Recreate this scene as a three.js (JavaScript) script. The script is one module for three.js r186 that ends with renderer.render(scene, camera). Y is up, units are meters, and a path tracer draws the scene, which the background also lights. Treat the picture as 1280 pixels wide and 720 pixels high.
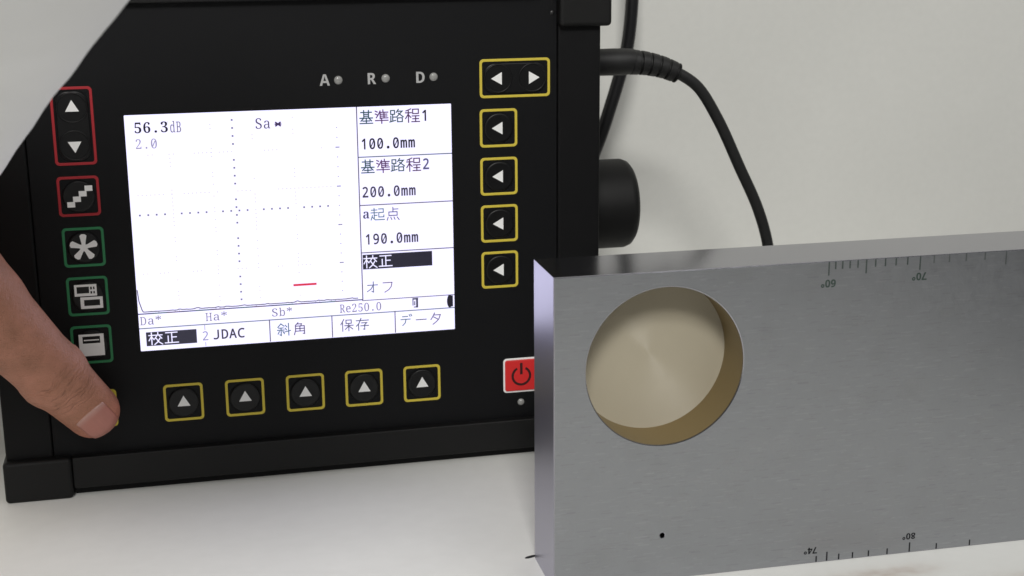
import * as THREE from 'three';
import { RoundedBoxGeometry } from 'three/addons/geometries/RoundedBoxGeometry.js';
import { TextGeometry } from 'three/addons/geometries/TextGeometry.js';
import { FontLoader } from 'three/addons/loaders/FontLoader.js';
import { MarchingCubes } from 'three/addons/objects/MarchingCubes.js';
import { ImprovedNoise } from 'three/addons/math/ImprovedNoise.js';
import { mergeGeometries, mergeVertices } from 'three/addons/utils/BufferGeometryUtils.js';

const MM = 0.001;                                   // shapes below are written in millimetres
const scene = new THREE.Scene();

// ---------------------------------------------------------------- camera
const camera = new THREE.PerspectiveCamera(22.47, 16 / 9, 0.01, 20);
camera.position.set(-0.1019, 0.20213, 0.39972);
camera.up.set(0.061, 0.969, -0.239);
camera.lookAt(-0.1019 + 0.21145, 0.20213 - 0.2469, 0.39972 - 0.94569);
camera.focus = 0.5;
camera.userData.fStop = 24;

// ---------------------------------------------------------------- light
const renderer = new THREE.WebGLRenderer({ antialias: true });
renderer.setSize(1024, 576);
renderer.toneMapping = THREE.LinearToneMapping;
renderer.toneMappingExposure = 1;
renderer.shadowMap.enabled = true;
scene.background = new THREE.Color(0.13, 0.13, 0.13);       // the dim room round the bench
const lamp = new THREE.RectAreaLight(new THREE.Color(1, 0.985, 0.95), 45, 0.36, 0.36);
lamp.position.set(-0.3, 1.12, 1.22);
lamp.lookAt(0.0, 0.05, -0.12);
lamp.name = 'room_lamp';
scene.add(lamp);
const lamp2 = new THREE.RectAreaLight(new THREE.Color(1, 0.99, 0.97), 1.9, 0.9, 0.9);      // the next row of room lights, to the right
lamp2.position.set(0.75, 1.3, 0.95); lamp2.lookAt(-0.05, 0.05, -0.12); lamp2.name = 'room_lamp_001';
scene.add(lamp2);

// ---------------------------------------------------------------- helpers
let seed = 7;
const rnd = () => (seed = (seed * 16807) % 2147483647) / 2147483647;
const noise = new ImprovedNoise();
const fbm = (x, y, z, n = 4) => { let a = 0, s = 1, k = 1; for (let i = 0; i < n; i++) { a += s * noise.noise(x * k, y * k, z * k); s *= 0.5; k *= 2.03; } return a; };
const used = new Map();
function numbered(name) { const n = used.get(name) ?? 0; used.set(name, n + 1); return n ? name + '_' + String(n).padStart(3, '0') : name; }
function mesh(name, geo, mat, parent = scene) {
  const m = new THREE.Mesh(geo, mat);
  m.name = numbered(name); m.castShadow = m.receiveShadow = true;
  parent.add(m); return m;
}
function thing(name, label, category) {
  const g = new THREE.Group(); g.name = numbered(name); g.userData = { label, category }; scene.add(g); return g;
}
const mm = (g) => { g.scale(MM, MM, MM); return g; };
const box = (x0, x1, y0, y1, z0, z1, r = 0.8) => { const g = new RoundedBoxGeometry(x1 - x0, y1 - y0, z1 - z0, 3, r); g.translate((x0 + x1) / 2, (y0 + y1) / 2, (z0 + z1) / 2); return mm(g); };
function texture(w, h, fn, srgb = false) {
  const d = new Uint8Array(w * h * 4);
  for (let y = 0; y < h; y++) for (let x = 0; x < w; x++) { const c = fn(x, y), o = (y * w + x) * 4; for (let k = 0; k < 3; k++) d[o + k] = Math.max(0, Math.min(255, Array.isArray(c) ? c[k] : c)); d[o + 3] = 255; }
  const t = new THREE.DataTexture(d, w, h); t.magFilter = THREE.LinearFilter; t.wrapS = t.wrapT = THREE.RepeatWrapping;
  if (srgb) t.colorSpace = THREE.SRGBColorSpace; t.needsUpdate = true; return t;
}
function roundRect(s, x0, x1, y0, y1, r) {
  s.moveTo(x0 + r, y0); s.lineTo(x1 - r, y0); s.absarc(x1 - r, y0 + r, r, -Math.PI / 2, 0); s.lineTo(x1, y1 - r); s.absarc(x1 - r, y1 - r, r, 0, Math.PI / 2);
  s.lineTo(x0 + r, y1); s.absarc(x0 + r, y1 - r, r, Math.PI / 2, Math.PI); s.lineTo(x0, y0 + r); s.absarc(x0 + r, y0 + r, r, Math.PI, 1.5 * Math.PI); return s;
}
const poly = (pts) => new THREE.Shape(pts.map((p) => new THREE.Vector2(p[0], p[1])));
const slab = (shapes, z0, depth, bevel = 0) => {
  const g = new THREE.ExtrudeGeometry(shapes, { depth: depth - bevel, bevelEnabled: bevel > 0, bevelSize: bevel, bevelThickness: bevel, bevelOffset: -bevel, bevelSegments: 2, curveSegments: 10 });
  g.translate(0, 0, z0); return mm(g);
};

// ---------------------------------------------------------------- materials
const plasticGrain = texture(256, 256, () => 90 + rnd() * 150);
const std = (o) => new THREE.MeshStandardMaterial(o);
const M = {
  panel: new THREE.MeshPhysicalMaterial({ color: new THREE.Color(0.003, 0.0032, 0.004), roughness: 0.5, specularIntensity: 0.4 }),
  rubber: new THREE.MeshPhysicalMaterial({ color: new THREE.Color(0.0065, 0.0065, 0.0065), roughness: 0.5, specularIntensity: 0.5 }),
  shell: new THREE.MeshPhysicalMaterial({ color: new THREE.Color(0.0035, 0.0035, 0.004), roughness: 0.5, specularIntensity: 0.4 }),
  key: new THREE.MeshPhysicalMaterial({ color: new THREE.Color(0.003, 0.003, 0.0035), roughness: 0.42, specularIntensity: 0.6 }),
  yellow: std({ color: new THREE.Color(0.62, 0.49, 0.05), roughness: 0.6 }),
  red: std({ color: new THREE.Color(0.36, 0.01, 0.018), roughness: 0.6 }),
  green: std({ color: new THREE.Color(0.02, 0.2, 0.075), roughness: 0.6 }),
  print: std({ color: new THREE.Color(0.85, 0.85, 0.84), roughness: 0.6 }),
  letter: std({ color: new THREE.Color(0.42, 0.42, 0.42), roughness: 0.6 }),
  powerRed: std({ color: new THREE.Color(0.62, 0.018, 0.018), roughness: 0.5 }),
  powerMark: std({ color: new THREE.Color(0.03, 0.004, 0.004), roughness: 0.5 }),
  led: new THREE.MeshPhysicalMaterial({ color: new THREE.Color(0.28, 0.28, 0.27), roughness: 0.25, clearcoat: 0.6 }),
  cord: std({ color: new THREE.Color(0.009, 0.009, 0.009), roughness: 0.5 }),
  glossCord: std({ color: new THREE.Color(0.01, 0.01, 0.011), roughness: 0.3 }),
  steelSocket: std({ color: new THREE.Color(0.05, 0.05, 0.05), roughness: 0.4, metalness: 0.8 }),
};
for (const k of ['panel', 'rubber', 'shell']) { const t = plasticGrain.clone(); t.repeat.set(1 / 0.03, 1 / 0.03); M[k].bumpMap = t; M[k].bumpScale = 0.00006; }

// ---------------------------------------------------------------- setting: table and wall
{
  const W = 1.31, x0 = -1.05, z0 = -0.245, z1 = 0.36;
  // one sheet of texture over the whole table: faint mottling, and brownish smudges in front of the block
  const smudges = [[97, 13, 12, 4.5, 1], [113, 12, 10, 4, 0.8], [143, 25, 9, 4, 0.7], [160, 24, 8, 3, 0.6], [-60, 60, 30, 12, 0.25], [-120, 40, 22, 9, 0.2]];
  const t = texture(2048, 1024, (x, y) => {
    const n = fbm(x / 150, y / 150, 1.3) * 4 + fbm(x / 11, y / 11, 4.1, 2) * 1.8;
    const wx = (x0 + x / 2048 * W) * 1000, wz = (z0 + y / 1024 * (z1 - z0)) * 1000; let d = 0;
    for (const [sx, sz, rx, rz, a] of smudges) { const q = ((wx - sx) / rx) ** 2 + ((wz - sz) / rz) ** 2; if (q < 6) d += a * Math.exp(-q) * (0.8 + 0.5 * fbm(wx / 5, wz / 3, 2, 2)); }
    return [226 + n - 24 * d, 226 + n - 32 * d, 222 + n - 36 * d];
  }, true);
  const g = new RoundedBoxGeometry(W, 0.03, z1 - z0, 3, 0.003); g.translate(x0 + W / 2, -0.015, (z0 + z1) / 2);
  const p = g.attributes.position, uv = g.attributes.uv;
  for (let i = 0; i < p.count; i++) uv.setXY(i, (p.getX(i) - x0) / W, (p.getZ(i) - z0) / (z1 - z0));
  const rough = texture(512, 512, (x, y) => 120 + fbm(x / 40, y / 40, 9) * 30);
  const table = mesh('tabletop', g, std({ map: t, roughness: 1, roughnessMap: rough }));
  table.userData.kind = 'structure';
  // pen mark on the table at the corner of the block, and faint brown smudges before it
  const ink = std({ color: new THREE.Color(0.006, 0.006, 0.008), roughness: 0.7 });
  const s = new THREE.Shape(); s.absellipse(0, 0, 2.2, 0.75, 0, Math.PI * 2);
  const ig = slab(s, 0, 0.06); ig.rotateX(-Math.PI / 2); ig.rotateY(0.35); ig.translate(-0.0012, 0.0001, -0.0258);
  mesh('pen_mark', ig, ink, table);

  const wg = new THREE.BoxGeometry(2.4, 2.0, 0.02); wg.translate(-0.1, 0.4, -0.257);
  const wuv = wg.attributes.uv, wp = wg.attributes.position;
  for (let i = 0; i < wp.count; i++) wuv.setXY(i, wp.getX(i) / 0.6, wp.getY(i) / 0.3);
  const wt = texture(1024, 512, (x, y) => { const n = fbm(x / 120, y / 120, 7.7) * 3 + fbm(x / 6, y / 6, 2.1, 2) * 1.6; return [219 + n, 219 + n, 214 + n]; }, true);
  const wall = mesh('wall', wg, std({ map: wt, roughness: 0.75 }));
  wall.userData.kind = 'structure';
}

// ---------------------------------------------------------------- steel calibration block (300 x 100 x 25 mm)
{
  const block = thing('calibration_block', 'grey ground steel test block with a round window and engraved degree scales', 'test block');
  const s = new THREE.Shape();
  s.moveTo(0, 0); s.lineTo(200, 0); s.absarc(200, 100, 100, -Math.PI / 2, 0); s.lineTo(0, 100); s.lineTo(0, 0);
  const hole = new THREE.Path(); hole.absarc(35, 70, 25, 0, Math.PI * 2, true); s.holes.push(hole);
  const small = new THREE.Path(); small.absarc(35, 15, 0.75, 0, Math.PI * 2, true); s.holes.push(small);
  const g = new THREE.ExtrudeGeometry(s, { depth: 24.4, bevelEnabled: true, bevelSize: 0.3, bevelThickness: 0.3, bevelOffset: -0.3, bevelSegments: 2, curveSegments: 64 });
  g.translate(0, 0, -24.7); mm(g);
  // face print: degree scales cut round the two holes, text upside down as on the block
  const cw = 2048, ch = 768, k = cw / 300, cv = document.createElement('canvas'); cv.width = cw; cv.height = ch;
  const c = cv.getContext('2d');
  const ky = ch / 100;
  c.fillStyle = 'rgb(162,164,168)'; c.fillRect(0, 0, cw, ch);
  for (let i = 0; i < 9000; i++) { const v = 142 + rnd() * 44, w = 4 + rnd() * 26; c.fillStyle = `rgba(${v | 0},${v | 0},${(v + 4) | 0},0.38)`; c.fillRect(rnd() * cw - 30, rnd() * ch, w, 1 + rnd() * 1.6); }
  for (let i = 0; i < 420; i++) {                                   // rubbed patches and oily film
    const x = rnd() * cw, y = rnd() * ch, r = 10 + rnd() * 45, v = rnd() < 0.5 ? 132 : 180, gr = c.createRadialGradient(x, y, 0, x, y, r);
    gr.addColorStop(0, `rgba(${v},${v},${v + 3},0.06)`); gr.addColorStop(1, `rgba(${v},${v},${v + 3},0)`); c.fillStyle = gr; c.fillRect(x - r, y - r, 2 * r, 2 * r);
  }
  for (let i = 0; i < 60; i++) { const v = 150 + rnd() * 30; c.strokeStyle = `rgba(${v | 0},${v | 0},${v | 0},0.25)`; c.lineWidth = 0.8; c.beginPath(); const x = rnd() * cw, y = rnd() * ch; c.moveTo(x, y); c.lineTo(x + (rnd() - 0.5) * 160, y + (rnd() - 0.5) * 60); c.stroke(); }
  const X = (x) => x * k, Y = (y) => (100 - y) * ky;
  const tick = (x, y, len, w, col) => { c.fillStyle = col; c.fillRect(X(x - w / 2), Y(Math.max(y, y + len)), w * k, Math.abs(len) * ky); };
  const deg = (a) => Math.tan(a * Math.PI / 180);
  const upside = (txt, x, y, h, col) => { c.save(); c.translate(X(x), Y(y)); c.scale(k / ky, 1); c.rotate(Math.PI); c.font = `bold ${(h * 1.35 * ky).toFixed(1)}px sans-serif`; c.fillStyle = col; c.textAlign = 'center'; c.textBaseline = 'middle'; c.fillText(txt, 0, 0); c.restore(); };
  for (let a = 74; a <= 82; a++) tick(35 + 15 * deg(a), 0, a === 80 ? 3.6 : a === 75 ? 3.4 : 2.3, 0.42, 'rgb(34,34,38)');
  for (let a = 60; a <= 75; a++) tick(35 + 30 * deg(a), 100, a % 5 ? -2.7 : -4.6, 0.42, a > 70 ? 'rgb(122,128,127)' : 'rgb(94,104,100)');
  upside('74°', 85.2, 4.4, 2.3, 'rgb(30,30,34)');
  upside('80°', 84.6 + 35, 5.9, 2.3, 'rgb(30,30,34)');
  upside('60°', 35 + 30 * deg(60), 93.0, 2.5, 'rgb(86,102,95)');
  upside('70°', 35 + 30 * deg(70), 93.4, 2.5, 'rgb(86,102,95)');
  const face = new THREE.CanvasTexture(cv); face.colorSpace = THREE.SRGBColorSpace; face.magFilter = THREE.LinearFilter; face.anisotropy = 8;
  // uv of the front face: one sheet over 300 x 100 mm
  const p = g.attributes.position, uv = g.attributes.uv, nor = g.attributes.normal;
  for (let i = 0; i < p.count; i++) {
    if (Math.abs(nor.getZ(i)) > 0.9) uv.setXY(i, p.getX(i) / 0.3, p.getY(i) / 0.1);
    else uv.setXY(i, (p.getX(i) + p.getY(i)) / 0.06, p.getZ(i) / 0.06);
  }
  const grind = texture(512, 512, (x, y) => 128 + fbm(x / 9, y / 5, 3, 3) * 50 + (rnd() - 0.5) * 60);
  const gf = grind.clone(); gf.repeat.set(6, 3);
  const film = texture(1024, 512, (x, y) => 150 + fbm(x / 14, y / 40, 12, 3) * 9 + fbm(x / 4, y / 12, 2, 2) * 12);
  const faceMat = std({ map: face, metalness: 1, roughness: 0.72, roughnessMap: film, bumpMap: gf, bumpScale: 0.000011 });
  const gs = grind.clone(); gs.repeat.set(1, 1);
  const sideMat = std({ color: new THREE.Color(0.38, 0.38, 0.42), metalness: 1, roughness: 0.15, bumpMap: gs, bumpScale: 0.000012 });
  const endMat = std({ color: new THREE.Color(0.44, 0.43, 0.5), metalness: 1, roughness: 0.36, bumpMap: gs, bumpScale: 0.000012 });
  // the left end is ground matt, the long edges are polished by the probe: give the end faces their own group
  const parts = [[], [], []];
  for (const gr of g.groups) for (let i = gr.start; i < gr.start + gr.count; i += 3) { const nx = (nor.getX(i) + nor.getX(i + 1) + nor.getX(i + 2)) / 3; parts[gr.materialIndex === 0 ? 0 : nx < -0.9 && p.getX(i) < 0.002 ? 2 : 1].push(i, i + 1, i + 2); }
  g.clearGroups(); let from = 0; parts.forEach((a, k) => { g.addGroup(from, a.length, k); from += a.length; }); g.setIndex(parts.flat());
  mesh('steel_body', g, [faceMat, sideMat, endMat], block);
  const bore = new THREE.LatheGeometry([[24.96, -24.5], [24.96, -0.45], [25.06, -0.45], [25.06, -24.5]].map(([r, z]) => new THREE.Vector2(r, z)), 96);
  bore.rotateX(Math.PI / 2); bore.translate(35, 70, 0); mm(bore);
  mesh('window_bore', bore, new THREE.MeshPhysicalMaterial({ color: new THREE.Color(0.2, 0.145, 0.062), roughness: 0.45 }), block);
  // pale disc set deep in the round window
  const rings = texture(1024, 1024, (x, y) => { const d = Math.hypot(x - 511.5, y - 511.5); return 128 + 50 * Math.sin(d * 1.7) + (rnd() - 0.5) * 30; });
  const disc = new THREE.CylinderGeometry(24.955, 24.955, 3, 96); disc.rotateX(Math.PI / 2); disc.translate(35, 70, -17.5); mm(disc);
  const du = disc.attributes.uv, dp = disc.attributes.position;
  for (let i = 0; i < dp.count; i++) du.setXY(i, (dp.getX(i) - 0.035) / 0.05 + 0.5, (dp.getY(i) - 0.07) / 0.05 + 0.5);
  mesh('window_disc', disc, new THREE.MeshPhysicalMaterial({ color: new THREE.Color(0.47, 0.425, 0.325), roughness: 0.36, bumpMap: rings, bumpScale: 0.0002 }), block).userData.label = 'pale yellowish disc inside the round window';
}

// ---------------------------------------------------------------- flaw detector (origin of its shapes: screen centre on the front panel)
const detector = thing('flaw_detector', 'black portable ultrasonic tester with lit white screen and coloured key frames', 'measuring instrument');
const DY = 94.76;
detector.position.set(-65.7 * MM, 0, -117.44 * MM); detector.rotation.y = 0.0109;
const D = (name, g, mat, parent = detector) => { if (parent === detector) g.translate(0, DY * MM, 0); return mesh(name, g, mat, parent); };
const SW = 115, SH = 85;
{
  D('rear_shell', box(-106.6, 113.4, -91.5, 86, -72, -5, 3), M.shell);
  // front panel with the screen opening
  const ps = roundRect(new THREE.Shape(), -90.4, 97.2, -80.2, 84, 1);
  const ho = roundRect(new THREE.Path(), -SW / 2, SW / 2, -SH / 2, SH / 2, 0.3); ps.holes.push(ho);
  D('front_panel', slab(ps, -4.6, 4.6, 0.3), M.panel);
  D('side_frame', box(-106.9, -90.6, -80, 70, -6, 0.5, 0.9), M.shell);
  D('side_frame', box(97.4, 113.7, -80, 70, -6, 0.5, 0.9), M.shell);
  D('bottom_rail', box(-84.2, 90.8, -91.4, -79.6, -8, 3.0, 0.55), M.rubber);
  D('bottom_skid', box(-84, 90.5, -94.7, -91.2, -66, -0.8, 0.4), M.shell);
  D('top_rail', box(-84.2, 90.8, 80.5, 92, -8, 3.0, 0.55), M.rubber);
  const bump = (x0, x1, y0, y1) => box(x0, x1, y0, y1, -74, 4.0, 1.6);
  D('corner_bumper', bump(-108, -84.4, -94.76, -79.3), M.rubber);
  D('corner_bumper', bump(91, 114.4, -94.76, -79.3), M.rubber);
  D('corner_bumper', bump(-108, -84.4, 69, 93), M.rubber);
  D('corner_bumper', bump(97.2, 117, 69.2, 93), M.rubber);
  const rivet = new THREE.SphereGeometry(0.9, 16, 10); rivet.scale(1, 1, 0.5); mm(rivet); rivet.translate(95.3 * MM, 74.2 * MM, 0.0001);
  D('screw', rivet, M.steelSocket);

  // ---- screen
  const S = 4, cv = document.createElement('canvas'); cv.width = 320 * S; cv.height = 240 * S;
  const c = cv.getContext('2d'); c.scale(S, S);
  c.fillStyle = '#ffffff'; c.fillRect(0, 0, 320, 240);
  const INK = '#16151a';
  const glyphs = {
    '基': '2,3-13,3 5,1-5,9 10,1-10,9 5,5-10,5 5,7-10,7 1,9-14,9 5,9-2,12 10,9-13,12 7.5,10-7.5,14 4,12-11,12 1,14.5-14,14.5',
    '準': '1,2-3,3 1,5-3,6 2,9-4,6 6,2-4.5,5 6,4-6,10 9,1-9,3 6,3.5-14,3.5 6,5.5-13,5.5 6,7.5-13,7.5 6,9.5-14,9.5 10,3.5-10,9.5 1,12-14,12 7.5,10-7.5,15',
    '路': '1,2-5,2-5,6-1,6-1,2 3,6-3,13 3,9-6,9 1,8-1,13 0,14-6,12.5 9,1-7,4 8.5,3-13,3-7,9 9,5-14,9 8,10-13,10-13,14-8,14-8,10',
    '程': '6,1-1,3 0.5,5-6.5,5 3.5,2.5-3.5,15 3.5,6-0.5,11 3.5,7-6,10 8,1.5-14,1.5-14,6-8,6-8,1.5 7.5,8.5-14.5,8.5 8,11.5-14,11.5 7,14.5-15,14.5 11,8.5-11,14.5',
    '起': '1,3-7,3 4,1-4,12 0.5,6-7.5,6 4,9-7,9 2,9-0.5,14 2,11-5,14-15,14 9,2-14,2-14,6-9,6-9,11-14.5,11-14.5,9',
    '点': '7.5,1-7.5,6 7.5,3-13,3 3,6-12,6-12,10-3,10-3,6 2,12-1,15 5,12-6,14.5 8.5,12-9.5,14.5 12,12-14,15',
    '校': '0.5,4-6,4 3.5,1-3.5,15 3.5,5-0.5,10 3.5,6-6,9 10.5,1-10.5,3 7,4-15,4 9,5-7,8 12,5-14.5,8 12.5,8-10,12-6.5,15 8.5,8-11,12-15,15',
    '正': '1.5,2-14,2 8,2-8,14 8,7.5-13,7.5 4,6-4,14 0.5,14-15,14',
    'オ': '2,5-14,5 9,1-9,14-7,13 9,5-6,10-1.5,13',
    'フ': '2,3-13,3-12,8-9,12-4,15',
    '斜': '4.5,1-1,5 4.5,1-8,4 2,6-7,6 0.5,8.5-8,8.5 4.5,6-4.5,15-3,14 2.5,10-1,13 6.5,10-8,13 9.5,3-11,5 9,6.5-10.5,8.5 8.5,11-15,9.5 13,1-13,15',
    '角': '6,1-3,4 5,2.5-10,2.5-9,5 3,5-13,5-13,14.5-11.5,14 3,5-3,10-1.5,15 3,8-13,8 3,11-13,11 8,5-8,11',
    '保': '4.5,1-1,7 3,5-3,15 7,2-13,2-13,6-7,6-7,2 5.5,8.5-15,8.5 10,6-10,15 10,9-6,13 10,9-14.5,13',
    '存': '1,3.5-15,3.5 6.5,1-4,7-1,10 3.5,7.5-3.5,15 7,6.5-13,6.5-10.5,9 10.5,9-10.5,14.5-9,14 6,10-15,10',
    'デ': '4,3-10,3 2,6.5-13,6.5 8,6.5-7,11-4,14 12,1-13,3 14,0.5-15,2.5',
    'ー': '2,8-14,8',
    'タ': '6,1-4,5-1.5,9 5.5,3.5-13,3.5-11,9-8,12-4,15 5,6-10,9',
  };
  const kanji = (txt, x, y, size, cols, w = 1.05, pitch = size) => {
    c.lineWidth = w; c.lineCap = 'square'; c.lineJoin = 'miter';
    [...txt].forEach((ch, i) => {
      if (!glyphs[ch]) return;
      c.strokeStyle = Array.isArray(cols) ? cols[i % cols.length] : cols;
      for (const line of glyphs[ch].split(' ')) {
        c.beginPath();
        line.split('-').forEach((pt, j) => { const [px, py] = pt.split(',').map(Number); const X = x + i * pitch + px * size / 16, Y = y + py * size / 16; j ? c.lineTo(X, Y) : c.moveTo(X, Y); });
        c.stroke();
      }
    });
  };
  const text = (txt, x, y, adv, h, col = INK, font = 'monospace', weight = 'bold') => {   // one fixed cell per character, y is the baseline
    c.fillStyle = col; c.textAlign = 'center'; c.textBaseline = 'alphabetic'; c.font = `${weight} ${h * 1.38}px ${font}`;
    [...txt].forEach((ch, i) => {
      c.save(); c.translate(x + (i + 0.5) * adv, y);
      const w = c.measureText(ch).width; if (ch !== '.') c.scale(Math.min(1.25, adv * 0.92 / Math.max(w, 1)), 1);
      c.fillText(ch, 0, 0); c.restore();
      if (ch === '0' && adv > 7) { c.strokeStyle = col; c.lineWidth = 0.9; c.beginPath(); c.moveTo(x + (i + 0.32) * adv, y - h * 0.22); c.lineTo(x + (i + 0.66) * adv, y - h * 0.78); c.stroke(); }
    });
  };
  const line = (x0, y0, x1, y1, w, col) => { c.strokeStyle = col; c.lineWidth = w; c.beginPath(); c.moveTo(x0, y0); c.lineTo(x1, y1); c.stroke(); };
  // graticule
  const dot = (x, y, r, col) => { c.fillStyle = col; c.fillRect(x - r, y - r, 2 * r, 2 * r); };
  for (let gx = 40.5; gx < 200; gx += 40) for (let y = 8; y < 195; y += 4) if (fbm(gx * 0.31, y * 0.11, 5, 2) > 0.0) dot(gx, y, 0.5, '#cfcfd6');
  for (let gy = 20; gy < 195; gy += 40) for (let x = 8; x < 200; x += 4) if (gy !== 100 && fbm(x * 0.07, gy * 0.31, 8, 2) > 0.05) dot(x, gy + 20, 0.5, '#cfcfd6');
  for (let i = 0; i < 24; i++) { const y = 8.4 + 8 * i; if (i % 5 !== 4 && y < 194) dot(101.7, y, 0.85, '#6c6c74'); const x = 8.4 + 8 * i; if (i % 5 !== 4 && x < 194) dot(x, 100, 0.85, '#6c6c74'); }
  for (let y = 20; y < 195; y += 10) { dot(203.8, y, 0.5, '#9a9aa2'); if (y % 40 === 0) line(202, y, 206, y, 1, '#77777f'); }
  // trace on the baseline
  c.strokeStyle = '#46434a'; c.lineWidth = 0.9; c.beginPath(); c.moveTo(0.6, 176); c.lineTo(1.6, 188); c.lineTo(4, 197);
  for (let x = 5; x < 220; x += 1.5) c.lineTo(x, 199.2 - Math.max(0, fbm(x * 0.13, 3, 3, 2)) * 1.7); c.stroke();
  for (let x = 0; x < 224; x += 14) line(x, 201.2, x + 14.2, 201.2, 1.1, ['#3a3c56', '#30564e', '#4f3c4a'][(x / 14) % 3 | 0]);
  line(224.3, 0, 224.3, 201.5, 1, '#4b494e');
  for (const y of [51.4, 101.3, 151.2]) line(224.3, y, 320, y, 1, y === 51.4 ? '#4a5a58' : '#55535a');
  c.fillStyle = '#d8283c'; c.fillRect(154.2, 179.9, 23.4, 2.2);
  text('56.3', 8.2, 18.5, 8.3, 10.5, INK, 'serif'); text('dB', 42, 19, 5.8, 10.5, '#66646a', 'serif', 'normal');
  text('2.0', 8.4, 33.6, 7.2, 9.5, '#96939a', 'serif', 'normal');
  text('Sa', 123.5, 18.6, 8, 10.5, '#4a4452', 'serif', 'normal'); line(143.6, 12.2, 149, 16.4, 1.5, '#3c2c4a'); line(149, 12.2, 143.6, 16.4, 1.5, '#3c2c4a'); line(143, 14.3, 149.6, 14.3, 1.2, '#3c2c4a');
  // right-hand menu
  const mix = ['#2b4a48', '#573657', '#365045', '#4e344b'];
  kanji('基準路程', 226.5, 3, 15.5, mix, 1.15); text('1', 289, 16.5, 8.5, 11);
  text('100.0mm', 227, 43.6, 8, 10.5);
  kanji('基準路程', 226.5, 53.5, 15.5, mix, 1.15); text('2', 289, 66.5, 8.5, 11, '#55546a');
  text('200.0mm', 226.5, 93.4, 8, 10.5, '#3a373e');
  text('a', 226.5, 115, 8, 10, '#4a4a5c', 'serif', 'bold'); kanji('起点', 235, 104, 15, ['#4b6d6c', '#5a5972'], 0.95, 16);
  text('190.0mm', 228, 143, 8, 10.5, '#343238');
  c.fillStyle = '#24232b'; c.fillRect(225.5, 153.4, 72, 15.6);
  kanji('校正', 226.3, 153.8, 14.6, '#ffffff', 1.1, 15.6);
  kanji('オフ', 228, 182, 13.5, ['#4d5a6a', '#5b5066'], 0.9, 16);
  // status row and soft-key row
  text('Da*', 0.6, 212.6, 7.4, 8.5, '#77747c', 'serif', 'normal'); text('Ha*', 64.6, 212.8, 7.6, 8.5, '#77747c', 'serif', 'normal');
  text('Sb*', 130.5, 213, 7.4, 8.5, '#77747c', 'serif', 'normal'); text('Re250.0', 199.6, 213.2, 6.3, 9, '#6e6a74', 'serif', 'normal');
  c.fillStyle = '#3a3a48'; c.fillRect(275.8, 203.2, 6, 1.6); c.fillRect(279.6, 203.2, 2, 10.4); c.fillRect(275.8, 203.2, 1, 8); c.fillRect(277.6, 206.4, 1, 4.6); c.fillRect(277, 212.4, 3, 1);
  c.fillStyle = '#1d1c22'; c.beginPath(); c.ellipse(315.2, 209, 3, 7, 0, 0, Math.PI * 2); c.fill(); c.fillRect(313.5, 203, 5, 12);
  line(0, 216.4, 320, 216.4, 1, '#5d6c6c'); line(224, 202.2, 320, 202.2, 0.8, '#4d4b52');
  for (const x of [63.8, 128.4, 191.8, 257.2]) line(x, 216.4, x, 239, x < 64 ? 0.6 : 1, x < 64 ? '#8c8ca0' : '#55535a');
  c.fillStyle = '#2a2932'; c.fillRect(6, 220.6, 49.4, 14.6);
  kanji('校正', 8.2, 220.6, 14.2, '#ffffff', 1.1, 15.6);
  c.fillStyle = '#ffffff'; c.fillRect(60.5, 222.5, 7, 12.5); text('2', 60, 233.5, 8, 9.5, '#8b8b9c', 'monospace', 'normal');
  text('JDAC', 71, 232.6, 8.1, 10, '#38353c');
  kanji('斜角', 135.6, 220.4, 14.4, ['#47666a', '#574f60'], 1.0, 16);
  kanji('保存', 199.8, 220.4, 14.4, ['#5e5e68', '#525a60'], 1.0, 16);
  kanji('データ', 261.5, 220, 14, ['#56706c', '#55555f', '#5f5a68'], 1.0, 16);
  const tex = new THREE.CanvasTexture(cv); tex.colorSpace = THREE.SRGBColorSpace; tex.magFilter = THREE.LinearFilter; tex.anisotropy = 8;
  const sg = new THREE.BoxGeometry(SW, SH, 1); sg.translate(0, 0, -1.1); mm(sg);
  const lit = std({ color: 0x000000, roughness: 0.35, emissive: new THREE.Color(1.03, 1.0, 1.35), emissiveMap: tex, emissiveIntensity: 1.03 });
  const dark = M.shell;
  D('screen', sg, [dark, dark, dark, dark, lit, dark]);
  const glow = new THREE.RectAreaLight(new THREE.Color(0.93, 0.95, 1), 0.35, SW * MM, SH * MM);
  glow.name = 'screen_light'; glow.position.set(-65.7 * MM, DY * MM, -117 * MM); glow.lookAt(-65.7 * MM + 0.0109, DY * MM, 1); scene.add(glow);
}

// ---- keys
const ring = (w, h, r, t) => { const s = roundRect(new THREE.Shape(), -w / 2, w / 2, -h / 2, h / 2, r); s.holes.push(roundRect(new THREE.Path(), -w / 2 + t, w / 2 - t, -h / 2 + t, h / 2 - t, Math.max(0.2, r - t * 0.7))); return slab(s, -0.3, 0.5, 0.12); };
const dome = () => { const g = new THREE.LatheGeometry([[0, 0.62], [3.2, 0.62], [4.3, 0.64], [4.9, 0.7], [5.3, 0.6], [5.55, 0.25], [5.6, -0.4]].reverse().map(([r, z]) => new THREE.Vector2(r, z)), 48); g.rotateX(Math.PI / 2); return mm(g); };
const frameGeo = ring(14.1, 14.1, 1.5, 0.95), domeGeo = dome();
const tri = (s, a) => { const pts = [0, 1, 2].map((i) => { const t = a + i * Math.PI * 2 / 3; return [Math.cos(t) * s, Math.sin(t) * s]; }); return slab(poly(pts), 0.6, 0.16); };
const arrowUp = tri(2.65, Math.PI / 2), arrowLeft = tri(2.65, Math.PI), arrowRight = tri(2.65, 0), arrowDown = tri(2.6, -Math.PI / 2);
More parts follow.
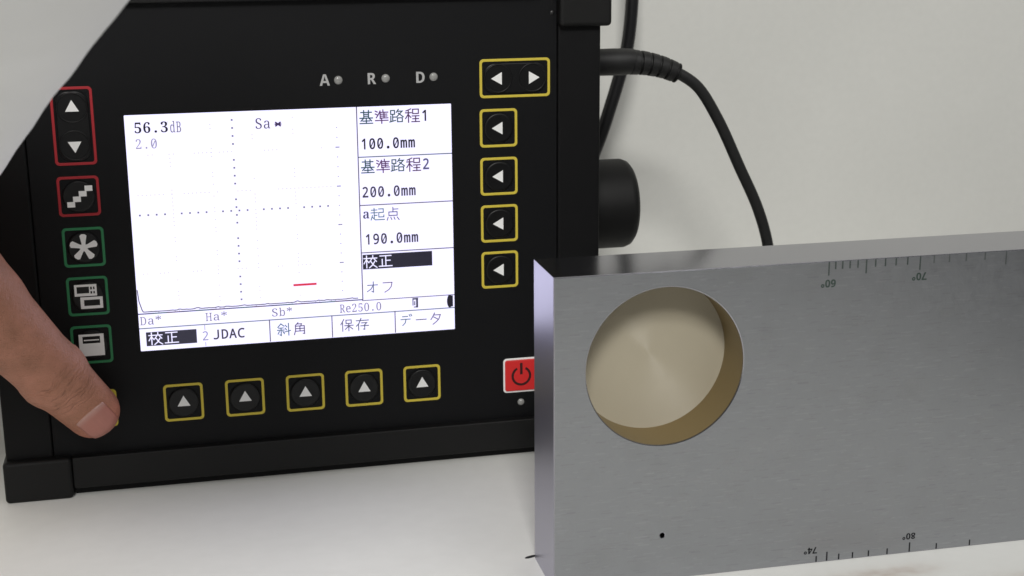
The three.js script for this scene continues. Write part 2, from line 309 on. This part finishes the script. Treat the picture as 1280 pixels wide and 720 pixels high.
const stepShape = () => { const a = []; for (let i = 0; i < 4; i++) { const x = -4 + i * 2.05, y = -3.7 + i * 1.85; a.push(roundRect(new THREE.Shape(), x, x + 2.6, y, y + 1.9, 0.05)); } return a; };
function unionSlab(shapes, z0, d) { return mergeGeometries(shapes.map((s, i) => slab(s, z0, d + i * 0.006))); }
const stairs = unionSlab(stepShape(), 0.6, 0.16);
const arm = (a) => { const c0 = Math.cos(a), s0 = Math.sin(a), R = (x, y) => [c0 * x - s0 * y, s0 * x + c0 * y]; return poly([R(-0.4, -0.75), R(1.6, -0.68), R(4.2, -1.2), R(4.75, -0.55), R(4.75, 0.55), R(4.2, 1.2), R(1.6, 0.68), R(-0.4, 0.75)]); };
const star = unionSlab([0, 1, 2, 3, 4].map((i) => arm(Math.PI / 2 + i * Math.PI * 0.4)), 0.6, 0.16);
const hollow = (x0, x1, y0, y1, holes) => { const s = roundRect(new THREE.Shape(), x0, x1, y0, y1, 0.15); for (const h of holes) s.holes.push(roundRect(new THREE.Path(), ...h, 0.05)); return s; };
const panes = unionSlab([hollow(-4.4, 3.2, 0.2, 4.4, [[-3.6, 0.6, 1.2, 3.6], [1.0, 1.6, 1.0, 1.9], [1.0, 1.6, 2.5, 3.5], [2.0, 2.5, 1.0, 1.9], [2.0, 2.5, 2.5, 3.5]]), hollow(-2.6, 5.0, -4.4, -0.2, [[-1.4, 4.0, -3.4, -1.2]])], 0.6, 0.16);
const diskShape = poly([[-4.3, 4], [4.3, 4], [4.3, -4], [-2.9, -4], [-4.3, -2.9]]);
diskShape.holes.push(roundRect(new THREE.Path(), -3, 3, 0.6, 3.2, 0.1));
const disk = mergeGeometries([slab(diskShape, 0.6, 0.16), slab(roundRect(new THREE.Shape(), -2.6, 2.6, 1.6, 2.0, 0.05), 0.6, 0.14)]);

function key(x, y, frameMat, symbol, label) {
  const k = mesh('key', domeGeo, M.key, detector); k.position.set(x * MM, (y + DY) * MM, 0);
  if (label) k.userData.label = label;
  mesh('key_frame', frameGeo, frameMat, k); if (symbol) mesh('key_symbol', symbol, M.print, k);
  return k;
}
key(-74.5, 15.1, M.red, stairs, 'red framed key with a white staircase symbol');
key(-74.2, -3, M.green, star, 'green framed key with a white star symbol');
key(-74.2, -20.7, M.green, panes, 'green framed key with two overlapping white boxes');
key(-74.2, -38.5, M.green, disk, 'green framed key with a white diskette symbol');
key(-74.2, -62.7, M.yellow, arrowUp, 'yellow framed key under the thumb');
for (const x of [-43.7, -21.6, 0.5, 22.4, 44.4]) key(x, -62.7, M.yellow, arrowUp);
for (const y of [33, 15.1, -2.7, -20.4]) key(75, y, M.yellow, arrowLeft);
function doubleKey(x, y, w, h, frameMat, parts, label) {
  const shape = roundRect(new THREE.Shape(), -w / 2 + 1.6, w / 2 - 1.6, -h / 2 + 1.6, h / 2 - 1.6, 4.2);
  const k = mesh('key', slab(shape, -0.3, 0.95, 0.35), M.key, detector); k.position.set(x * MM, (y + DY) * MM, 0); k.userData.label = label;
  mesh('key_frame', ring(w, h, 1.5, 0.95), frameMat, k);
  for (const [g, dx, dy] of parts) { const m = mesh('key_symbol', g, M.print, k); m.position.set(dx * MM, dy * MM, 0.00002); }
  for (const [, dx, dy] of parts) { const r = new THREE.TorusGeometry(5, 0.35, 10, 48); r.translate(dx, dy, 0.55); mesh('key_rim', mm(r), M.key, k); }
}
doubleKey(-74.4, 39.5, 14, 27, M.red, [[arrowUp, 0, 6.4], [arrowDown, 0, -6.6]], 'tall red framed key with up and down arrows');
doubleKey(81.3, 51.1, 26.4, 14.1, M.yellow, [[arrowLeft, -6.4, 0], [arrowRight, 6.4, 0]], 'wide yellow framed key with left and right arrows');
{
  const g = slab(roundRect(new THREE.Shape(), -6.3, 6.3, -6.1, 6.1, 0.8), -0.3, 1.0, 0.25);
  const k = mesh('power_key', g, M.powerRed, detector); k.position.set(82.9 * MM, (-62.5 + DY) * MM, 0); k.userData.label = 'red power key with white border';
  mesh('key_frame', ring(13.9, 13.7, 1.4, 0.75), M.print, k);
  const arc = new THREE.Shape(); arc.absarc(0, -0.2, 3.9, Math.PI * 0.66, Math.PI * 2.34, false); arc.absarc(0, -0.2, 3.0, Math.PI * 2.34, Math.PI * 0.66, true);
  mesh('key_symbol', mergeGeometries([slab(arc, 0.6, 0.16), slab(roundRect(new THREE.Shape(), -0.5, 0.5, 0.4, 5.0, 0.1), 0.6, 0.15)]), M.powerMark, k);
}
// ---- indicator lights and their letters
const font = await new FontLoader().loadAsync('fonts/droid/droid_sans_bold.typeface.json');
for (const [ch, x, y] of [['A', 12.1, 52.5], ['R', 28.9, 52.5], ['D', 46.4, 52.4]]) {
  const g = new TextGeometry(ch, { font, size: 4.0, depth: 0.12, curveSegments: 6, bevelEnabled: false }); g.computeBoundingBox();
  const b = g.boundingBox; g.translate(x - (b.min.x + b.max.x) / 2, y - (b.min.y + b.max.y) / 2, 0.0); mm(g); D('printed_letter', g, M.letter);
}
for (const [x, y, r] of [[16.9, 52.3, 1.55], [33.8, 52.4, 1.55], [51.2, 52.4, 1.55], [82.8, -73.4, 1.35]]) {
  const g = new THREE.SphereGeometry(r, 24, 16); g.scale(1, 1, 0.6); g.translate(x, y, 0.1); D('indicator_light', mm(g), M.led);
}
// ---- knob on the right flank
{
  const prof = [[0, 24.2], [12, 24.3], [15.6, 23.9], [17.2, 22.6], [18, 20.4], [18, 3.2], [17.1, 2.4], [16.2, 2.2], [16.2, 0], [0, 0]];
  const g = new THREE.LatheGeometry(prof.map(([r, h]) => new THREE.Vector2(r, h)), 96); g.rotateZ(-Math.PI / 2); g.translate(113.5, -5, -37.5); D('knob', mm(g), M.rubber);
  const f = new THREE.CylinderGeometry(7, 7, 14, 48); f.rotateZ(Math.PI / 2); f.translate(117, -17.5, -40); D('knob_collar', mm(f), M.shell);
  const so = new THREE.CylinderGeometry(6.4, 6.4, 3, 40); so.rotateZ(Math.PI / 2); so.translate(114.2, 52.4, -35); D('socket', mm(so), M.steelSocket);
}

// ---------------------------------------------------------------- cables
function tube(points, r, seg = 160, rad = 16) {
  const c = new THREE.CatmullRomCurve3(points.map((p) => new THREE.Vector3(...p).multiplyScalar(MM)), false, 'centripetal');
  return new THREE.TubeGeometry(c, seg, r * MM, rad);
}
{
  const cable = thing('probe_cable', 'thin black cable with ribbed plug in the right side of the instrument', 'cable');
  const o = [-65.7, DY, -117.44], W = (x, y, z) => [o[0] + x, o[1] + y, o[2] + z];
  // plug shell
  const prof = [[0, 0], [5.0, 0], [5.2, 0.8], [5.3, 14], [5.2, 18], [4.9, 21.5], [4.4, 22.5], [0, 22.5]];
  const g = new THREE.LatheGeometry(prof.map(([r, h]) => new THREE.Vector2(r, h)), 48); g.rotateZ(-Math.PI / 2); g.translate(...W(115.5, 52.4, -35));
  mesh('plug', mm(g), M.cord, cable);
  // ribbed strain relief, bending down
  const path = new THREE.CatmullRomCurve3([W(136, 52.2, -35), W(142, 51.5, -35), W(149, 49.8, -35), W(155.6, 47.2, -35)].map((p) => new THREE.Vector3(...p)));
  const N = 120, R = 24, pos = [], idx = [], frames = path.computeFrenetFrames(N);
  for (let i = 0; i <= N; i++) {
    const t = i / N, c = path.getPointAt(t), ph = (t * 5.2) % 1, base = 5.0 - 1.0 * t;
    const r = i === N || i === 0 ? 0.4 : base - (ph > 0.78 && t > 0.12 ? 0.75 : 0);
    for (let j = 0; j <= R; j++) { const a = j / R * Math.PI * 2, v = frames.normals[i].clone().multiplyScalar(Math.cos(a) * r).addScaledVector(frames.binormals[i], Math.sin(a) * r).add(c); pos.push(v.x, v.y, v.z); }
  }
  for (let i = 0; i < N; i++) for (let j = 0; j < R; j++) { const a = i * (R + 1) + j, b = a + R + 1; idx.push(a, b, a + 1, b, b + 1, a + 1); }
  const sg = new THREE.BufferGeometry(); sg.setAttribute('position', new THREE.Float32BufferAttribute(pos, 3)); sg.setIndex(idx); sg.computeVertexNormals();
  mesh('strain_relief', mm(sg), M.cord, cable);
  mesh('cord', tube([W(154, 47.9, -35), W(158, 46, -35), W(164.4, 41.2, -35), W(173.3, 27.7, -35), W(182.6, 9.0, -35), W(191.6, -9.5, -35), W(196.6, -25.2, -35), W(199, -42, -36), W(200, -70, -40), W(206, -89, -50), W(225, -92.6, -62), W(262, -92.7, -70), W(330, -92.7, -60)], 2.3), M.cord, cable);
}
{
  const c = mesh('power_cord', tube([[96, 330, -222], [92.5, 230, -220], [90.6, 190, -217], [90, 167.5, -215], [88.0, 147, -215], [84.6, 134, -215], [80.9, 122, -215], [76.0, 107.5, -215], [66, 85, -214], [48, 50, -212], [26, 18, -211], [-4, 2.7, -212], [-60, 2.65, -218], [-140, 2.65, -222]], 2.9), M.glossCord);
  c.userData = { label: 'glossy black cable running down the wall behind the instrument', category: 'cable' };
}

// ---------------------------------------------------------------- person: hand pressing the lower left key, white sleeve
{
  const person = thing('person', 'hand of a person in a white sleeve pressing the lower left key with the thumb', 'person');
  const V = (x, y, z) => new THREE.Vector3(x, y, z);
  const J = {
    wr: V(-212, 134, -60), cmc: V(-190, 113, -72), mcp: V(-171.4, 81.4, -86), ip: V(-152.2, 52.0, -97.5), tip: V(-141.0, 34.6, -107.2),
    palm: V(-228, 100, -64), i0: V(-214, 70, -78), m0: V(-229, 76, -70), r0: V(-242, 88, -62), p0: V(-250, 103, -56),
    i1: V(-205, 40, -101), i2: V(-193, 47, -122), i3: V(-186, 60, -130), m1: V(-224, 40, -96), m2: V(-212, 46, -120), m3: V(-203, 62, -130),
    r1: V(-240, 52, -90), r2: V(-228, 58, -114), r3: V(-218, 72, -124), p1: V(-251, 72, -82), p2: V(-241, 74, -104), p3: V(-231, 84, -114), fa: V(-190, 175, 0),
  };
  const bones = [
    ['wr', 'cmc', 17, 15.5], 
    ['wr', 'palm', 22, 20], ['palm', 'i0', 15, 11.5], ['palm', 'm0', 16, 11.5], ['palm', 'r0', 16, 11], ['wr', 'p0', 18, 11], ['cmc', 'i0', 14, 11], ['fa', 'wr', 25, 22],
  ];
  const thumb = [['cmc', 'mcp', 18, 14.2], ['mcp', 'ip', 13.8, 11], ['ip', 'tip', 11, 9.6]];
  const fingers = ['i', 'm', 'r', 'p'].map((f, n) => { const s = [1, 1.03, 0.97, 0.85][n]; return [[f + '0', f + '1', 10.2 * s, 8.8 * s], [f + '1', f + '2', 8.9 * s, 8 * s], [f + '2', f + '3', 8 * s, 7 * s]]; });
  const cap = (p, [a, b, ra, rb]) => { const A = J[a], B = J[b], dx = B.x - A.x, dy = B.y - A.y, dz = B.z - A.z; let t = ((p.x - A.x) * dx + (p.y - A.y) * dy + (p.z - A.z) * dz) / (dx * dx + dy * dy + dz * dz); t = Math.max(0, Math.min(1, t)); return Math.hypot(p.x - A.x - dx * t, p.y - A.y - dy * t, p.z - A.z - dz * t) - ra - (rb - ra) * t; };
  const smin = (a, b, k) => { const h = Math.max(k - Math.abs(a - b), 0) / k; return Math.min(a, b) - h * h * k * 0.25; };
  const ax = J.tip.clone().sub(J.ip).normalize(), toCam = V(-102, 202, 400).sub(J.tip).normalize();
  const dors = toCam.clone().addScaledVector(ax, -toCam.dot(ax)).normalize(), side = ax.clone().cross(dors);
  function sdf(p) {
    let d = 1e3; for (const b of bones) d = smin(d, cap(p, b), 9);
    let th = 1e3; for (const b of thumb) th = smin(th, cap(p, b), 2.5); d = smin(d, th, 7);
    for (const f of fingers) { let e = 1e3; for (const b of f) e = smin(e, cap(p, b), 3); d = smin(d, e, 4.5); }
    // thumb: knuckle bulge at the joint, flatter back of the tip where the nail sits
    const rx = p.x - J.ip.x, ry = p.y - J.ip.y, rz = p.z - J.ip.z, s = rx * ax.x + ry * ax.y + rz * ax.z, h = rx * dors.x + ry * dors.y + rz * dors.z;
    if (s > -14 && s < 45 && h > 0) { d -= 0.7 * Math.exp(-(s * s) / 40); if (s > 8) d += 0.10 * Math.max(0, h - 5.5) * Math.min(1, (s - 8) / 6); }
    return d;
  }
  const N = 124, half = 105, ctr = V(-200, 98, -72), mc = new MarchingCubes(N, std({}), false, false, 260000);
  mc.isolation = 0; const q = V(0, 0, 0), hs = N / 2;
  for (let k = 0; k < N; k++) for (let j = 0; j < N; j++) for (let i = 0; i < N; i++) { q.set((i - hs) / hs * half + ctr.x, (j - hs) / hs * half + ctr.y, (k - hs) / hs * half + ctr.z); mc.field[k * N * N + j * N + i] = -Math.max(sdf(q), -6); }
  mc.update();
  let g = new THREE.BufferGeometry(); const cnt = mc.count ?? mc.geometry.drawRange.count;
  const pa = mc.positionArray.slice(0, cnt * 3); for (let i = 0; i < cnt; i++) { pa[i * 3] = pa[i * 3] * half + ctr.x; pa[i * 3 + 1] = pa[i * 3 + 1] * half + ctr.y; pa[i * 3 + 2] = pa[i * 3 + 2] * half + ctr.z; }
  g.setAttribute('position', new THREE.BufferAttribute(pa, 3)); g = mergeVertices(g, 0.02);
  const P = g.attributes.position, nn = [], col = [], uv = [], e = 0.4, grad = (p) => V(sdf(V(p.x + e, p.y, p.z)) - sdf(V(p.x - e, p.y, p.z)), sdf(V(p.x, p.y + e, p.z)) - sdf(V(p.x, p.y - e, p.z)), sdf(V(p.x, p.y, p.z + e)) - sdf(V(p.x, p.y, p.z - e))).normalize();
  const tone = new THREE.Color();
  for (let i = 0; i < P.count; i++) {
    const p = V(P.getX(i), P.getY(i), P.getZ(i)), n = grad(p); nn.push(n.x, n.y, n.z);
    const r = p.clone().sub(J.ip), s = r.dot(ax), a = Math.atan2(r.dot(side), r.dot(dors));
    uv.push((s + 90) / 130, a / (Math.PI * 2) + 0.5);
    const v = 1 + fbm(p.x / 9, p.y / 9, p.z / 9, 3) * 0.2 + fbm(p.x / 2, p.y / 2, p.z / 2, 2) * 0.09, redden = Math.max(0, Math.min(1, (s - 16) / 12));
    tone.setRGB((0.43 + 0.04 * redden) * v, (0.188 - 0.015 * redden) * v, (0.118 - 0.002 * redden) * v * (1 + (v - 1) * 0.3)); col.push(tone.r, tone.g, tone.b);
  }
  g.setAttribute('normal', new THREE.Float32BufferAttribute(nn, 3)); g.setAttribute('color', new THREE.Float32BufferAttribute(col, 3)); g.setAttribute('uv', new THREE.Float32BufferAttribute(uv, 2));
  // skin relief: pores everywhere, wavy creases across the thumb joint (u runs along the thumb, 130 mm)
  const creases = []; for (let i = 0; i < 11; i++) creases.push([93 + (i - 5) * 1.5 + (rnd() - 0.5) * 1.2, 0.25 + rnd() * 0.75, rnd() * 50]);
  const skinBump = texture(2048, 512, (x, y) => {
    const s = x / 2048 * 130; let v = 165 + fbm(x / 7, y / 5, 2, 3) * 26 + fbm(x / 26, y / 20, 6, 2) * 26;
    const dorsal = Math.exp(-Math.pow((y / 512 - 0.5) / 0.2, 2));
    for (const [c0, w, ph] of creases) { const dd = s - c0 - fbm(y / 60, ph, 1, 2) * 2.2; v -= 130 * w * dorsal * Math.exp(-dd * dd / 0.22) * (0.6 + 0.8 * fbm(y / 40, ph, 9, 2)); }
    return v;
  });
  mm(g);
  mesh('hand', g, new THREE.MeshPhysicalMaterial({ vertexColors: true, roughness: 0.52, bumpMap: skinBump, bumpScale: 0.0014, sheen: 0.15, sheenColor: new THREE.Color(0.6, 0.35, 0.28) }), person);
  // nail: a thin curved plate lying on the back of the thumb tip
  const onSkin = (s, ang, lift) => { const c = J.ip.clone().addScaledVector(ax, s), d = dors.clone().multiplyScalar(Math.cos(ang)).addScaledVector(side, Math.sin(ang)); let t = 24; for (let i = 0; i < 40; i++) t -= sdf(c.clone().addScaledVector(d, t)) * 0.8; return c.addScaledVector(d, t + lift); };
  const U = 28, T = 26, np = [], ni = [], nc = [];
  for (let j = 0; j <= T; j++) for (let i = 0; i <= U; i++) {
    const u = i / U * 2 - 1, v = j / T, s = 14.6 + 2.2 * u * u + (14.2 - 3.2 * u * u) * v - 0.3;
    const lift = (v < 0.04 || Math.abs(u) > 0.98) ? -0.5 : 0.32 + 0.25 * v; const p = onSkin(s, 0.14 + u * 0.68, lift); np.push(p.x, p.y, p.z);
    const lun = Math.max(0, 1 - v / 0.26), free = v > 0.93 ? 1 : 0, vv = 1 + fbm(u * 6, v * 1.5, 3, 2) * 0.06;
    nc.push((0.44 + 0.1 * lun + 0.02 * free) * vv, (0.172 + 0.16 * lun + 0.04 * free) * vv, (0.132 + 0.15 * lun + 0.03 * free) * vv);
  }
  for (let j = 0; j < T; j++) for (let i = 0; i < U; i++) { const a = j * (U + 1) + i, b = a + U + 1; ni.push(a, a + 1, b, b, a + 1, b + 1); }
  const ng = new THREE.BufferGeometry(); ng.setAttribute('position', new THREE.Float32BufferAttribute(np, 3)); ng.setAttribute('color', new THREE.Float32BufferAttribute(nc, 3)); ng.setIndex(ni); ng.computeVertexNormals();
  mesh('thumb_nail', mm(ng), new THREE.MeshPhysicalMaterial({ vertexColors: true, roughness: 0.34, clearcoat: 0.25, clearcoatRoughness: 0.3 }), person);
  // sleeve: a loose white tube from the cuff up the forearm
  const A = V(-211, 124, -61), B = V(-123, 252, 130), dir = B.clone().sub(A), L = dir.length(); dir.normalize();
  const e1 = V(0, 0, 1).addScaledVector(dir, -dir.z).normalize(), e2 = dir.clone().cross(e1);
  const SN = 90, RN = 96, sp = [], si = [], ring2 = (t, a) => {
    const y = t * L, f = fbm(Math.cos(a) * 1.4 + 3, Math.sin(a) * 1.4, y / 42, 3) * 1.8 + fbm(Math.cos(a) * 3, Math.sin(a) * 3, y / 11 + Math.sin(a) * 2, 2) * 0.5 * Math.exp(-t * 1.5);
    const r = 36.4 + 13 * t + 1.6 * Math.sin(Math.PI * Math.min(1, t * 1.6)) + f * (0.3 + 0.5 * t) + (y > 20 && y < 22 ? -0.6 : 0);
    return A.clone().addScaledVector(dir, y).addScaledVector(e1, Math.cos(a) * r).addScaledVector(e2, Math.sin(a) * r);
  };
  for (let i = 0; i <= SN; i++) for (let j = 0; j <= RN; j++) { const p = ring2(i / SN, j / RN * Math.PI * 2); sp.push(p.x, p.y, p.z); }
  for (let i = 0; i < SN; i++) for (let j = 0; j < RN; j++) { const a = i * (RN + 1) + j, b = a + RN + 1; si.push(a, a + 1, b, b, a + 1, b + 1); }
  const sg = new THREE.BufferGeometry(); sg.setAttribute('position', new THREE.Float32BufferAttribute(sp, 3)); sg.setIndex(si);
  const suv = []; for (let i = 0; i <= SN; i++) for (let j = 0; j <= RN; j++) suv.push(j / RN * 60, i / SN * 60); sg.setAttribute('uv', new THREE.Float32BufferAttribute(suv, 2));
  sg.computeVertexNormals();
  const weave = texture(64, 64, (x, y) => 128 + 60 * Math.sin(x * Math.PI / 4) * Math.sin(y * Math.PI / 4) + rnd() * 20);
  mesh('sleeve', mm(sg), std({ color: new THREE.Color(0.86, 0.86, 0.865), roughness: 0.9, bumpMap: weave, bumpScale: 0.0001, side: THREE.DoubleSide }), person);
}

renderer.render(scene, camera);
